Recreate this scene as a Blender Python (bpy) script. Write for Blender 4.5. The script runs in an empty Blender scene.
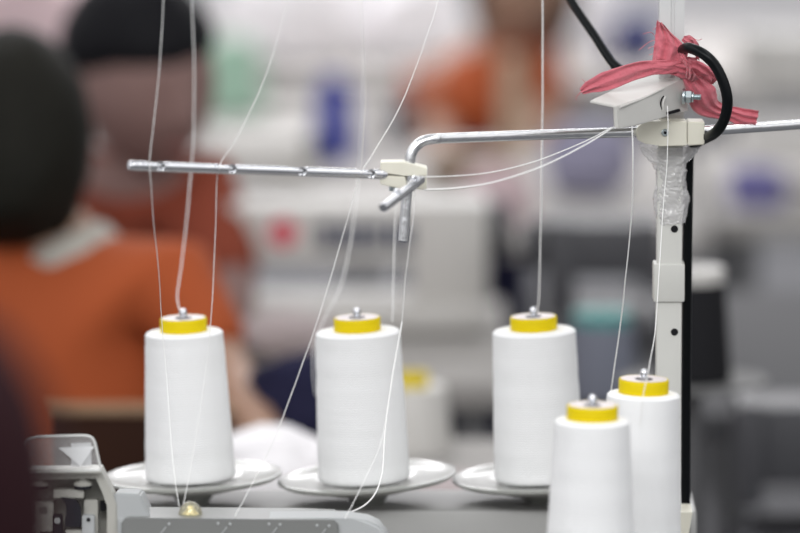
import bpy, bmesh, math, random
from mathutils import Vector, Matrix, noise
C = bpy.context.scene.collection
PI = math.pi
R = math.radians
# ---------------------------------------------------------------- camera
F = 6000.0
PITCH = R(8.05)
CAMY = -1.5
CAMZ = 2.0
cam_d = bpy.data.cameras.new('camera')
cam_d.lens = 270; cam_d.sensor_width = 36; cam_d.clip_end = 100
cam = bpy.data.objects.new('camera', cam_d); C.objects.link(cam)
cam.location = (0, CAMY, CAMZ); cam.rotation_euler = (PI/2 - PITCH, 0, 0)
bpy.context.scene.camera = cam
cam_d.dof.use_dof = True
cam_d.dof.focus_distance = 5.80
cam_d.dof.aperture_fstop = 2.7
cam_d.dof.aperture_blades = 0
# ---------------------------------------------------------------- world and light
w = bpy.data.worlds.new('hall_light'); bpy.context.scene.world = w
w.use_nodes = True
wn = w.node_tree.nodes; wl = w.node_tree.links
bg = wn['Background']; bg.inputs[1].default_value = 0.70
tc = wn.new('ShaderNodeTexCoord'); sp = wn.new('ShaderNodeSeparateXYZ')
rp = wn.new('ShaderNodeValToRGB'); mr = wn.new('ShaderNodeMapRange')
mr.inputs[1].default_value = -1; mr.inputs[2].default_value = 1
wl.new(tc.outputs['Generated'], sp.inputs[0]); wl.new(sp.outputs[2], mr.inputs[0])
wl.new(mr.outputs[0], rp.inputs[0]); wl.new(rp.outputs[0], bg.inputs[0])
els = rp.color_ramp.elements
els[0].position = 0.0; els[0].color = (0.18, 0.18, 0.18, 1)
els[1].position = 1.0; els[1].color = (0.55, 0.55, 0.56, 1)
for p_, v_ in ((0.44, 0.24), (0.56, 0.55), (0.68, 1.35), (0.80, 1.2), (0.90, 0.6)):
    e_ = els.new(p_); e_.color = (v_, v_, v_ * 1.01, 1)
def area(name, loc, rot, sx, sy, e, col=(1, 1, 1)):
    l = bpy.data.lights.new(name, 'AREA'); l.shape = 'RECTANGLE'; l.size = sx; l.size_y = sy
    l.energy = e; l.color = col
    o = bpy.data.objects.new(name, l); C.objects.link(o); o.location = loc; o.rotation_euler = rot
    return o
area('ceiling_and_fill_light', (-0.3, 1.2, 3.0), (R(35), 0, 0), 3.0, 0.5, 38)  # fill light added on the camera side to brighten the cones
area('ceiling_and_fill_light', (-1.2, 3.0, 3.1), (R(-8), 0, 0), 0.35, 3.2, 12)
area('ceiling_and_fill_light', (1.0, 3.4, 3.1), (R(-8), 0, 0), 0.35, 3.2, 9)
area('ceiling_and_fill_light', (-0.8, 7.5, 3.1), (0, 0, 0), 0.5, 4.0, 12)
area('ceiling_and_fill_light', (0.0, 11.0, 3.1), (0, 0, 0), 4.0, 1.5, 120, (1.0, 0.98, 1.0))
vs = bpy.context.scene.view_settings
vs.view_transform = 'Standard'; vs.look = 'None'; vs.exposure = 0.50; vs.gamma = 1; vs.use_curve_mapping = False
bpy.context.scene.display_settings.display_device = 'sRGB'
bpy.context.scene.cycles.use_denoising = True

# ---------------------------------------------------------------- geometry of the view, used to read positions off the photo
def P(px, py, Y):
    """world point at distance Y along the hall for a photo coordinate"""
    dx = (px - 400) / F; dz = (266.5 - py) / F
    c, s = math.cos(PITCH), math.sin(PITCH)
    d = Vector((dx, c + dz * s, -s + dz * c))
    return Vector((0, CAMY, CAMZ)) + d * ((Y - CAMY) / d.y)
def PZ(px, py, z):
    dx = (px - 400) / F; dz = (266.5 - py) / F
    c, s = math.cos(PITCH), math.sin(PITCH)
    d = Vector((dx, c + dz * s, -s + dz * c))
    return Vector((0, CAMY, CAMZ)) + d * ((z - CAMZ) / d.z)
def S(Y, z=1.0):
    """metres per photo pixel at Y"""
    return ((Y - CAMY) * math.cos(PITCH) + (CAMZ - z) * math.sin(PITCH)) / F

# ---------------------------------------------------------------- materials
MATS = {}
def mat(name, col, rough=0.5, metal=0.0, noise_amt=0.0, noise_scale=20, bump=0.0, bump_scale=80, trans=0.0, ior=1.45,
        alpha=1.0, sheen=0.0, sub=0.0, coat=0.0, spec=None):
    if name in MATS: return MATS[name]
    m = bpy.data.materials.new(name); m.use_nodes = True
    n = m.node_tree.nodes; l = m.node_tree.links; b = n['Principled BSDF']
    b.inputs['Base Color'].default_value = (*col, 1)
    b.inputs['Roughness'].default_value = rough; b.inputs['Metallic'].default_value = metal
    b.inputs['Transmission Weight'].default_value = trans; b.inputs['IOR'].default_value = ior
    b.inputs['Alpha'].default_value = alpha; b.inputs['Sheen Weight'].default_value = sheen
    b.inputs['Coat Weight'].default_value = coat
    if sub: b.inputs['Subsurface Weight'].default_value = sub; b.inputs['Subsurface Radius'].default_value = (.01, .01, .01)
    if spec is None: spec = .15 if max(col) < .05 else .5
    b.inputs['Specular IOR Level'].default_value = spec
    t = n.new('ShaderNodeTexCoord')
    if noise_amt:
        nz = n.new('ShaderNodeTexNoise'); nz.inputs['Scale'].default_value = noise_scale; nz.inputs['Detail'].default_value = 4
        mx = n.new('ShaderNodeMix'); mx.data_type = 'RGBA'
        mx.inputs[6].default_value = (*[max(0, c * (1 - noise_amt)) for c in col], 1)
        mx.inputs[7].default_value = (*[min(1, c * (1 + noise_amt)) for c in col], 1)
        l.new(t.outputs['Object'], nz.inputs[0]); l.new(nz.outputs[0], mx.inputs[0]); l.new(mx.outputs[2], b.inputs['Base Color'])
    if bump:
        nb = n.new('ShaderNodeTexNoise'); nb.inputs['Scale'].default_value = bump_scale; nb.inputs['Detail'].default_value = 3
        bp = n.new('ShaderNodeBump'); bp.inputs['Strength'].default_value = bump; bp.inputs['Distance'].default_value = 0.002
        l.new(t.outputs['Object'], nb.inputs[0]); l.new(nb.outputs[0], bp.inputs['Height']); l.new(bp.outputs[0], b.inputs['Normal'])
    MATS[name] = m; return m

def thread_winding_material(seed):
    m = bpy.data.materials.new('wound_white_thread'); m.use_nodes = True
    n = m.node_tree.nodes; l = m.node_tree.links; b = n['Principled BSDF']
    b.inputs['Base Color'].default_value = (0.86, 0.865, 0.87, 1); b.inputs['Roughness'].default_value = 0.65
    b.inputs['Sheen Weight'].default_value = 0.15
    t = n.new('ShaderNodeTexCoord'); s = n.new('ShaderNodeSeparateXYZ'); l.new(t.outputs['Object'], s.inputs[0])
    at = n.new('ShaderNodeMath'); at.operation = 'ARCTAN2'; l.new(s.outputs[1], at.inputs[0]); l.new(s.outputs[0], at.inputs[1])
    def helix(k, dens):
        a = n.new('ShaderNodeMath'); a.operation = 'MULTIPLY_ADD'; l.new(at.outputs[0], a.inputs[0]); a.inputs[1].default_value = k
        zz = n.new('ShaderNodeMath'); zz.operation = 'MULTIPLY'; l.new(s.outputs[2], zz.inputs[0]); zz.inputs[1].default_value = dens
        l.new(zz.outputs[0], a.inputs[2])
        sn = n.new('ShaderNodeMath'); sn.operation = 'SINE'; l.new(a.outputs[0], sn.inputs[0])
        return sn
    h1 = helix(2.0, 2600); h2 = helix(-2.0, 2600); big = helix(2.0, 210); big2 = helix(-1.0, 160)
    ad = n.new('ShaderNodeMath'); l.new(h1.outputs[0], ad.inputs[0]); l.new(h2.outputs[0], ad.inputs[1])
    bg2 = n.new('ShaderNodeMath'); l.new(big.outputs[0], bg2.inputs[0]); l.new(big2.outputs[0], bg2.inputs[1])
    sc = n.new('ShaderNodeMath'); sc.operation = 'MULTIPLY_ADD'; l.new(bg2.outputs[0], sc.inputs[0]); sc.inputs[1].default_value = 0.5; l.new(ad.outputs[0], sc.inputs[2])
    def saw(sign, dens):
        a = n.new('ShaderNodeMath'); a.operation = 'MULTIPLY_ADD'; l.new(at.outputs[0], a.inputs[0]); a.inputs[1].default_value = sign / (2 * PI)
        zz = n.new('ShaderNodeMath'); zz.operation = 'MULTIPLY'; l.new(s.outputs[2], zz.inputs[0]); zz.inputs[1].default_value = dens
        l.new(zz.outputs[0], a.inputs[2]); fr_ = n.new('ShaderNodeMath'); fr_.operation = 'FRACT'; l.new(a.outputs[0], fr_.inputs[0]); return fr_
    mxs = n.new('ShaderNodeMath'); mxs.operation = 'MAXIMUM'; l.new(saw(1, 30).outputs[0], mxs.inputs[0]); l.new(saw(-1, 27).outputs[0], mxs.inputs[1])
    sc0 = sc; sc = n.new('ShaderNodeMath'); sc.operation = 'MULTIPLY_ADD'; l.new(mxs.outputs[0], sc.inputs[0]); sc.inputs[1].default_value = 26.0; l.new(sc0.outputs[0], sc.inputs[2])
    nz = n.new('ShaderNodeTexNoise'); nz.inputs['Scale'].default_value = 30; l.new(t.outputs['Object'], nz.inputs[0])
    sc2 = n.new('ShaderNodeMath'); sc2.operation = 'MULTIPLY_ADD'; l.new(nz.outputs[0], sc2.inputs[0]); sc2.inputs[1].default_value = 0.5; l.new(sc.outputs[0], sc2.inputs[2])
    bp = n.new('ShaderNodeBump'); bp.inputs['Strength'].default_value = 0.25; bp.inputs['Distance'].default_value = 0.0006
    l.new(sc2.outputs[0], bp.inputs['Height']); l.new(bp.outputs[0], b.inputs['Normal'])
    return m
WIND = thread_winding_material(1)
YEL = mat('yellow_plastic', (0.70, 0.535, 0.002), 0.55, noise_amt=0.04, spec=.2)
CAPTOP = mat('pale_plastic', (0.60, 0.54, 0.54), 0.4)
HOLESHADE = mat('hole_shade_black', (0.012, 0.012, 0.014), 0.8)  # flat black standing in for the shade inside holes and slots
CHROME = mat('chromed_steel', (0.62, 0.63, 0.66), 0.14, 1.0, bump=0.05, bump_scale=300)
CHROME2 = mat('worn_chromed_steel', (0.78, 0.79, 0.81), 0.26, 1.0, noise_amt=0.08, noise_scale=60, bump=0.3, bump_scale=120)
ZINC = mat('zinc_plated_steel', (0.55, 0.62, 0.64), 0.32, 1.0)
PLATE = mat('grey_cream_plastic', (0.31, 0.315, 0.295), 0.30, noise_amt=0.05, coat=0.3)
CREAM = mat('cream_plastic', (0.72, 0.70, 0.60), 0.45, noise_amt=0.05, noise_scale=60)
POLE = mat('painted_cream_steel', (0.56, 0.56, 0.53), 0.4, noise_amt=0.06, noise_scale=30)
POLEUP = mat('pale_aluminium_profile', (0.62, 0.63, 0.63), 0.35, noise_amt=0.03)
BRACK = mat('white_enamelled_sheet', (0.56, 0.555, 0.53), 0.5, noise_amt=0.06, noise_scale=25)
BLACK = mat('black_rubber', (0.004, 0.005, 0.006), 0.30)
BLACKP = mat('black_painted_steel', (0.02, 0.022, 0.028), 0.4)
RAG = mat('faded_red_cotton', (0.54, 0.13, 0.165), 0.85, noise_amt=0.22, noise_scale=35, bump=0.6, bump_scale=220, sheen=0.3)
FILM = mat('crumpled_clear_film', (0.72, 0.71, 0.72), 0.08, ior=1.5, alpha=0.48, spec=1.0, coat=1.0)
THREAD = mat('white_sewing_thread', (0.85, 0.85, 0.84), 0.6)
CASE = mat('machine_cream_enamel', (0.43, 0.425, 0.39), 0.35, noise_amt=0.04)
COVER = mat('machine_grey_enamel', (0.20, 0.205, 0.20), 0.38, noise_amt=0.05)
COVERL = mat('machine_pale_enamel', (0.42, 0.435, 0.44), 0.6)
RAILM = mat('rail_grey_paint', (0.42, 0.42, 0.41), 0.45, noise_amt=0.06)
CLEAR = mat('clear_acrylic', (0.9, 0.9, 0.9), 0.08, trans=0.0, ior=1.3, alpha=0.16)
CLEARRIM = mat('frosted_acrylic_edge', (0.72, 0.73, 0.72), 0.25, alpha=0.75)
STICK = mat('white_sticker', (0.72, 0.73, 0.74), 0.5)
DOME = mat('amber_clear_dome', (0.95, 0.90, 0.68), 0.05, trans=0.85, ior=1.45)

# ---------------------------------------------------------------- mesh helpers
def finish(name, bm, m, parent=None, smooth=True, angle=35):
    me = bpy.data.meshes.new(name)
    bmesh.ops.recalc_face_normals(bm, faces=bm.faces)
    bm.to_mesh(me); bm.free()
    if smooth:
        for p in me.polygons: p.use_smooth = True
        try: me.set_sharp_from_angle(angle=R(angle))
        except Exception: pass
    for mm in (m if isinstance(m, (list, tuple)) else [m]): me.materials.append(mm)
    o = bpy.data.objects.new(name, me); C.objects.link(o)
    if parent is not None:
        o.parent = parent
        o.matrix_parent_inverse = parent.matrix_world_local_inv if hasattr(parent, 'matrix_world_local_inv') else mw(parent).inverted()
    return o
def mw(o):
    m = Matrix.LocRotScale(o.location, o.rotation_euler, o.scale)
    if o.parent: return mw(o.parent) @ o.matrix_parent_inverse @ m
    return m
def thing(name, label, cat, loc=(0, 0, 0), group=None):
    o = bpy.data.objects.new(name, None); C.objects.link(o); o.location = loc
    o.empty_display_size = 0.05
    o['label'] = label; o['category'] = cat
    if group: o['group'] = group
    return o
def tag(o, label, cat, group=None, kind=None):
    o['label'] = label; o['category'] = cat
    if group: o['group'] = group
    if kind: o['kind'] = kind
    return o
def copy_tree(o, loc, label, parent=None):
    c = o.copy(); C.objects.link(c)
    if parent is None:
        c.location = loc; c['label'] = label
    else: c.parent = parent
    for ch in o.children: copy_tree(ch, None, None, c)
    return c
def box(bm, cen, size, rot=None, bevel=0.0):
    M = Matrix.Translation(Vector(cen)) @ (rot.to_4x4() if rot is not None else Matrix.Identity(4)) @ Matrix.Diagonal((*size, 1))
    r = bmesh.ops.create_cube(bm, size=1, matrix=M)
    if bevel:
        es = set()
        for v in r['verts']: es.update(v.link_edges)
        bmesh.ops.bevel(bm, geom=list(es), offset=bevel, segments=2, affect='EDGES', profile=0.6)
    return r['verts']
def catmull(pts, n):
    pts = [tuple(p) for p in pts]
    if len(pts) < 3:
        a, b = pts[0], pts[-1]
        return [tuple(a[k] + (b[k] - a[k]) * i / n for k in range(len(a))) for i in range(n + 1)]
    out = []
    q = [tuple(2 * pts[0][k] - pts[1][k] for k in range(len(pts[0])))] + pts + [tuple(2 * pts[-1][k] - pts[-2][k] for k in range(len(pts[0])))]
    for i in range(1, len(q) - 2):
        for j in range(n):
            t = j / n
            out.append(tuple(0.5 * ((2 * q[i][k]) + (-q[i-1][k] + q[i+1][k]) * t + (2*q[i-1][k] - 5*q[i][k] + 4*q[i+1][k] - q[i+2][k]) * t*t + (-q[i-1][k] + 3*q[i][k] - 3*q[i+1][k] + q[i+2][k]) * t**3) for k in range(len(pts[0]))))
    out.append(pts[-1]); return out
def frames(path):
    path = [Vector(p) for p in path]; fr = []
    up = None
    for i, p in enumerate(path):
        t = (path[min(i+1, len(path)-1)] - path[max(i-1, 0)]).normalized()
        if up is None:
            up = Vector((0, 0, 1)) if abs(t.z) < 0.9 else Vector((0, -1, 0))
        a = (up - t * up.dot(t)).normalized(); b = t.cross(a)
        up = a; fr.append((p, a, b, t))
    return fr
def tube(bm, path, r, seg=12, cap=True, section=None):
    fr = frames(path); rings = []
    for i, (p, a, b, t) in enumerate(fr):
        rr = r[i] if isinstance(r, (list, tuple)) else r
        ring = []
        for k in range(seg):
            th = 2 * PI * k / seg; ca, sa = math.cos(th), math.sin(th)
            if section: ca, sa = section(i, ca, sa)
            ring.append(bm.verts.new(p + a * (ca * rr) + b * (sa * rr)))
        rings.append(ring)
    for i in range(len(rings) - 1):
        for k in range(seg):
            bm.faces.new((rings[i][k], rings[i][(k+1) % seg], rings[i+1][(k+1) % seg], rings[i+1][k]))
    if cap:
        bm.faces.new(rings[0]); bm.faces.new(list(reversed(rings[-1])))
def lathe(bm, prof, seg=48, M=None, close=True):
    M = M or Matrix.Identity(4); rings = []
    for r, z in prof:
        if r < 1e-6: rings.append([bm.verts.new(M @ Vector((0, 0, z)))])
        else: rings.append([bm.verts.new(M @ Vector((r * math.cos(2*PI*k/seg), r * math.sin(2*PI*k/seg), z))) for k in range(seg)])
    for i in range(len(rings) - 1):
        A, B = rings[i], rings[i+1]
        for k in range(seg):
            k2 = (k + 1) % seg
            if len(A) == 1 and len(B) == 1: continue
            if len(A) == 1: bm.faces.new((A[0], B[k], B[k2]))
            elif len(B) == 1: bm.faces.new((A[k], A[k2], B[0]))
            else: bm.faces.new((A[k], A[k2], B[k2], B[k]))
def prism(bm, front, back):
    """closed solid between two point loops of the same length"""
    a = [bm.verts.new(p) for p in front]; b = [bm.verts.new(p) for p in back]; n = len(a)
    bm.faces.new(a); bm.faces.new(list(reversed(b)))
    for i in range(n): bm.faces.new((a[i], b[i], b[(i+1) % n], a[(i+1) % n]))
def pprism(bm, pts, Y0, Y1):
    """solid whose front outline is read at Y0 and runs straight back to Y1"""
    f = [P(x, y, Y0) for x, y in pts]
    prism(bm, f, [p + Vector((0, Y1 - Y0, 0)) for p in f])
def axis_matrix(loc, direction):
    q = Vector(direction).to_track_quat('Z', 'Y')
    return Matrix.Translation(Vector(loc)) @ q.to_matrix().to_4x4()
def cyl(bm, loc, direction, r, h, seg=24, bev=0.0):
    M = axis_matrix(loc, direction)
    b = min(bev, r * 0.5, h * 0.4)
    if b: lathe(bm, [(0, 0), (r - b, 0), (r, b), (r, h - b), (r - b, h), (0, h)], seg, M)
    else: lathe(bm, [(0, 0), (r, 0), (r, h), (0, h)], seg, M)
def new(): return bmesh.new()

# ---------------------------------------------------------------- setting
def struct(name, o): o['kind'] = 'structure'; return o
FLOOR = mat('grey_factory_floor', (0.14, 0.142, 0.15), 0.9, noise_amt=0.15, noise_scale=1.5)
WALL = mat('pale_painted_wall', (0.72, 0.71, 0.72), 0.7, noise_amt=0.05, noise_scale=2)
WALLD = mat('grey_painted_wall', (0.34, 0.34, 0.34), 0.7, noise_amt=0.1, noise_scale=2)
bm = new(); box(bm, (0, 7, -0.05), (12, 22, 0.1)); struct('floor', finish('floor', bm, FLOOR, smooth=False))
bm = new(); box(bm, (0, 16.05, 1.8), (12, 0.1, 3.6)); struct('wall_back', finish('wall_back', bm, WALL, smooth=False))
bm = new(); box(bm, (5.05, 10, 1.8), (0.1, 12, 3.6)); struct('wall_right', finish('wall_right', bm, WALLD, smooth=False))
bm = new(); box(bm, (-5.05, 10, 1.8), (0.1, 12, 3.6)); struct('wall_left', finish('wall_left', bm, WALL, smooth=False))

# ================================================================ foreground: thread stand
# cap tops are read from the photo on one level; each cone keeps its own lean
CAPZ = P(183, 318, 4.46).z
# (cap px, cap py, top radius, base radius, lean in degrees about Y, height, disc tilt extra)
CONES = [
    ('c1', 183.3, 317.5, .0394, .0458, -2.3, .1500, 'white thread cone, leftmost of the five, behind the amber dome'),
    ('c2', 357.0, 317.0, .0428, .0465, -2.4, .1520, 'white thread cone standing second from the left, below the bent steel rod'),
    ('c3', 533.5, 316.0, .0420, .0455, -2.2, .1530, 'white thread cone in the middle of the row, on the plate left of the pole'),
    ('c4', 592.5, 404.5, .0345, .0425, 0.6, .1560, 'nearest white thread cone, lowest in the picture, overlapping its right neighbour'),
    ('c5', 644.0, 378.5, .0345, .0405, 1.6, .1560, 'white thread cone directly in front of the cream pole'),
]
stand = thing('thread_stand', 'steel and cream thread stand with pole, bent guide rod and round spool plates', 'thread stand',
              (P(670, 300, 4.33).x, 4.33, 0.0))
def cone_frame(px, py, lean, h):
    top = PZ(px, py, CAPZ)
    q = Matrix.Rotation(R(lean), 4, 'Y')
    H = h + 0.0135
    base = top - (q @ Vector((0, 0, H)))
    return top, base, Matrix.Translation(base) @ q
plate_info = []
for i, (cid, px, py, rt, rb, lean, h, label) in enumerate(CONES):
    top, base, M = cone_frame(px, py, lean, h)
    t = thing('thread_cone', label, 'thread cone', base, 'white thread cones on the thread stand')
    t.rotation_euler = (0, R(lean), 0)
    def L(bm, name, m, par):
        me = bpy.data.meshes.new(name); bmesh.ops.recalc_face_normals(bm, faces=bm.faces); bm.to_mesh(me); bm.free()
        for p in me.polygons: p.use_smooth = True
        me.set_sharp_from_angle(angle=R(40)); me.materials.append(m)
        o = bpy.data.objects.new(name, me); C.objects.link(o); o.parent = par; return o
    rnd = random.Random(i * 7 + 3)
    prof = [(0.012, 0.0), (rb - .003, 0.0), (rb - .0007, .001), (rb, .003)]
    N = 46
    for k in range(1, N):
        f = k / N
        r = rb + (rt - rb) * f + 0.00016 * math.sin(f * 31 + rnd.random() * .6 + i) * (0.6 + 0.4 * math.sin(f * 9 + i)) + rnd.uniform(-.00012, .00012)
        prof.append((r, .003 + (h - .0065) * f))
    prof += [(rt - .0002, h - .0025), (rt - .0022, h - .0006), (rt - .006, h), (0.012, h)]
    bm = new(); lathe(bm, prof, 72); L(bm, 'thread_winding', WIND, t)
    bm = new(); lathe(bm, [(.0105, h - .004), (.0226, h - .003), (.0236, h), (.0236, h + .0122), (.0228, h + .0134), (.0222, h + .0134), (.0222, h+.0128), (.0105, h + .0128)], 48)
    core = L(bm, 'core_tube', YEL, t)
    bm = new(); lathe(bm, [(.0085, h + .0126), (.0085, h + .0131), (.0219, h + .0134), (.0221, h + .0129)], 40); L(bm, 'core_end', CAPTOP, core)
    bm = new(); lathe(bm, [(.0, h + .0127), (.0084, h + .0127), (.0084, h + .0132), (0, h + .0132)], 24); L(bm, 'core_opening_shade', HOLESHADE, core)
    # plate, hub and spindle belong to the stand
    dl = math.tan(R(10.9))
    extra = {0: 0.2, 1: -1.2, 2: 0, 3: 0, 4: 0}[i]
    pq = Matrix.Translation(base) @ Matrix.Rotation(R(lean + extra), 4, 'Y')
    off = {0: 2.0, 1: 3.0, 2: 2.0, 3: 0, 4: -4}[i] * S(4.5)
    pm = pq @ Matrix.Translation((off, 0, 0))
    bm = new()
    rp_ = .0900 if i < 3 else .070
    lathe(bm, [(0, -.004), (.02, -.004), (.046, -.0035), (.052, -.0005), (.060, -.0005), (rp_ - .010, .0012), (rp_ - .003, .0042), (rp_, .0036), (rp_ + .0003, .0012),
               (rp_ - .004, -.0016), (.06, -.0065), (.040, -.0125), (.022, -.0165), (.016, -.024), (.014, -.034), (0, -.034)], 72, pm)
    pl = finish('spool_plate', bm, PLATE, stand)
    bm = new()
    M2 = M
    hh = h + .0135 + .004
    lathe(bm, [(.0045, -.004), (.0045, hh - .004), (.0040, hh - .002), (.0030, hh - .0015), (.0033, hh - .001), (.0042, hh), (.0042, hh + .0022), (.0028, hh + .0045), (0, hh + .0055)], 16, M2)
    finish('spindle', bm, CHROME, pl)
    plate_info.append(base.copy())
# rail under the plates (far side) and arms to the near plates
zr = PZ(400, 509, 0).z
railY = plate_info[1].y + 0.02
rail_top = P(400, 510, railY - 0.06).z
bm = new()
x0, x1 = P(118, 512, railY).x, P(694, 512, railY).x
box(bm, ((x0 + x1) / 2, railY + .0, rail_top - .0225), (x1 - x0, .12, .045), bevel=.006)
finish('base_rail', bm, RAILM, stand)
for i, b in enumerate(plate_info):
    bm = new()
    if i < 3:
        tube(bm, [b + Vector((0, 0, -.03)), Vector((b.x, b.y, rail_top - .01))], .009, 14)
    else:
        e = Vector((P(670, 500, 4.33).x, 4.34, b.z - .09))
        tube(bm, catmull([b + Vector((0, 0, -.03)), b + Vector((0, 0.01, -.07)), (b + e) / 2 + Vector((0, 0, -.05)), e], 6), .007, 12)
    finish('plate_arm', bm, RAILM, stand)
# ---- pole
PY_ = 4.335
def PC(px, py, Y=PY_): return P(px, py, Y)
pt = P(670, -60, PY_); pb = P(669.5, 800, PY_)
px_c = P(669.5, 190, PY_).x
bm = new()
w_ = .0248
ztop = P(670, 112, PY_).z
# lower square tube
box(bm, (px_c, PY_, (ztop + 0.03) / 2), (w_, w_, ztop - 0.03), bevel=.0025)
pole = finish('pole', bm, POLE, stand)
# upper profile with grooves
bm = new(); zt2 = P(670, -330, PY_).z
u = .0122
loop = [(-u, -u), (-u * .1, -u), (-u * .05, -u + .0015), (u * .2, -u + .0015), (u * .25, -u), (u, -u), (u, u), (-u, u)]
prism(bm, [Vector((px_c + .0008 + a, PY_ + b, ztop - .02)) for a, b in loop], [Vector((px_c + .0008 + a, PY_ + b, zt2)) for a, b in loop])
finish('pole_extension', bm, POLEUP, stand, angle=20)
bm = new(); zc0, zc1 = P(670, 300, PY_).z, P(670, 262, PY_).z
box(bm, (px_c - .0004, PY_, (zc0 + zc1) / 2), (.0305, .0305, zc1 - zc0), bevel=.002)
finish('pole_collar', bm, POLE, stand)
for py in (229, 332):
    bm = new(); c = P(674.5, py, PY_ - w_ / 2); cyl(bm, c + Vector((0, .002, 0)), (0, -1, 0), .0036, .0024, 20)
    finish('bolt_hole_shade', bm, HOLESHADE, pole)  # thin black disc on the tube, painted shade of the hole
bm = new(); zf = P(680, 508, PY_).z   # flared socket the pole stands in
prism(bm, [Vector((px_c + a * .0235, PY_ + b * .0235, zf)) for a, b in ((-1, -1), (1, -1), (1, 1), (-1, 1))],
      [Vector((px_c + a * .0185, PY_ + b * .0185, zf - .035)) for a, b in ((-1, -1), (1, -1), (1, 1), (-1, 1))])
box(bm, (px_c, PY_, zf - .06), (.037, .037, .06), bevel=.003)
finish('pole_socket', bm, CREAM, stand, angle=20)
bm = new(); box(bm, (px_c, 4.40, 0.02), (.5, .42, .04), bevel=.006)
finish('foot_plate', bm, RAILM, stand)
bm = new(); box(bm, (px_c, (PY_ + railY) / 2 + .01, rail_top - .0225), (.045, railY - PY_, .04), bevel=.004); finish('rail_bracket', bm, RAILM, stand)
# ---- clamp block around the pole
KY = PY_ - .030
bm = new()
pprism(bm, [(648, 121.5), (687.0, 121.5), (687.0, 146), (660, 146), (644, 143.5), (637, 139.5), (636.5, 129), (641, 124)], KY - .012, KY + .014)
pprism(bm, [(687.6, 121.8), (704.5, 122.2), (704.5, 144.6), (687.6, 145.6)], KY - .012, KY + .018)
bmesh.ops.bevel(bm, geom=bm.edges[:], offset=.0009, segments=2, affect='EDGES')
clamp = finish('clamp_block', bm, CREAM, stand, angle=30)
bm = new(); c = P(665, 132.5, KY - .012)
cyl(bm, c + Vector((0, .001, 0)), (0, -1, 0), .0036, .0032, 20, .0008)
scr = finish('clamp_screw', bm, ZINC, clamp)
bm = new(); cyl(bm, c + Vector((0, -.0020, 0)), (0, -1, 0), .0016, .0004, 6); finish('screw_recess_shade', bm, HOLESHADE, scr)
# ---- long bent guide rod
rod_r = .0050
pts = [P(830, 122.2, 4.36), P(706, 130.5, KY+.003), P(640, 132.0, KY), P(540, 134.8, 4.24), P(448, 138.2, 4.18)]
bend = [P(436, 138.8, 4.17), P(425, 140.5, 4.167), P(417, 145, 4.165), P(412, 152, 4.163), P(410, 161, 4.162)]
pts2 = [P(407.2, 190, 4.16), P(403.2, 241, 4.155)]
bm = new(); path = [pts[0], pts[1], pts[2], pts[3], pts[4]] + bend + pts2
tube(bm, catmull(path, 5), rod_r, 24); rod = finish('guide_rod', bm, CHROME2, stand)
bm = new(); e = P(403.2, 241, 4.155); d = (pts2[1] - pts2[0]).normalized()
cyl(bm, e - d * .0005, d, .0036, .0012, 16); finish('rod_end_shade', bm, HOLESHADE, rod)
bm = new(); a0 = P(641, 132, KY); d0 = (P(620, 132.3, KY) - a0).normalized()
cyl(bm, a0 - d0 * .004, d0, .0066, .0085, 20, .001); finish('rod_ferrule', bm, ZINC, rod)
# ---- small cream clamp on the bent rod
GY = 4.160
bm = new()
pprism(bm, [(380.5, 162.5), (404, 162.3), (416, 165.6), (427, 168.3), (427, 176), (404, 175.8), (380.5, 173.0)], GY - .013, GY + .010)
pprism(bm, [(380.0, 175.4), (405, 176.6), (407, 187.0), (398, 188.4), (380.0, 184.2)], GY - .013, GY + .010)
pprism(bm, [(412, 176.2), (427, 176.2), (426.5, 190), (412, 188.5)], GY - .004, GY + .010)
bmesh.ops.bevel(bm, geom=bm.edges[:], offset=.0007, segments=2, affect='EDGES')
gc = finish('guide_clamp', bm, CREAM, stand, angle=30)
bm = new(); c = P(393, 186, GY); cyl(bm, c, (0, 0, -1), .0038, .0046, 6, .0005); finish('clamp_screw', bm, ZINC, gc)
# ---- thread guide bars with eyelets
def guide_bar(A, B, r, holes, fw=(0, -1, .12), name='thread_guide_bar', flat=0.80, n=90, slot=0.055):
    bm = new(); A = Vector(A); B = Vector(B)
    path = [A.lerp(B, i / n) for i in range(n + 1)]
    def sec(i, ca, sa):
        f = i / n; cut = 1.0
        for hf in holes:
            if hf - slot < f < hf + .012: cut = min(cut, flat)
            if abs(f - hf) < .010: cut = min(cut, flat * .93)
        return (min(ca, cut), sa)
    rr = [r * (0.82 if i in (0, n) else 1) for i in range(n + 1)]
    tube(bm, path, rr, 20, True, sec)
    o = finish(name, bm, CHROME, stand, angle=50)
    for hf in holes:
        p = A.lerp(B, hf); fwd = Vector(fw).normalized()
        bm = new()
        M = axis_matrix(p + fwd * (r * .80), fwd) @ Matrix.Scale(1.25, 4)
        lathe(bm, [(.0016, .0), (.0024, .0), (.0034, .0006), (.0038, .0012), (.0033, .0019), (.0024, .0014), (.0016, .0006)], 20, M)
        e = finish('eyelet', bm, CHROME, o)
        bm = new(); lathe(bm, [(0, .0001), (.0017, .0001), (.0017, .0007), (0, .0007)], 16, M); finish('eyelet_hole_shade', bm, HOLESHADE, e)
    return o
bar1 = guide_bar(P(128.5, 165.3, 4.06), P(386, 174.6, 4.15), .0048, [.125, .40, .672, .942])
bar2 = guide_bar(P(421, 179, 4.142), P(383, 208, 4.02), .0047, [.14, .60], fw=(-.15, -.75, .75), n=50)
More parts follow.
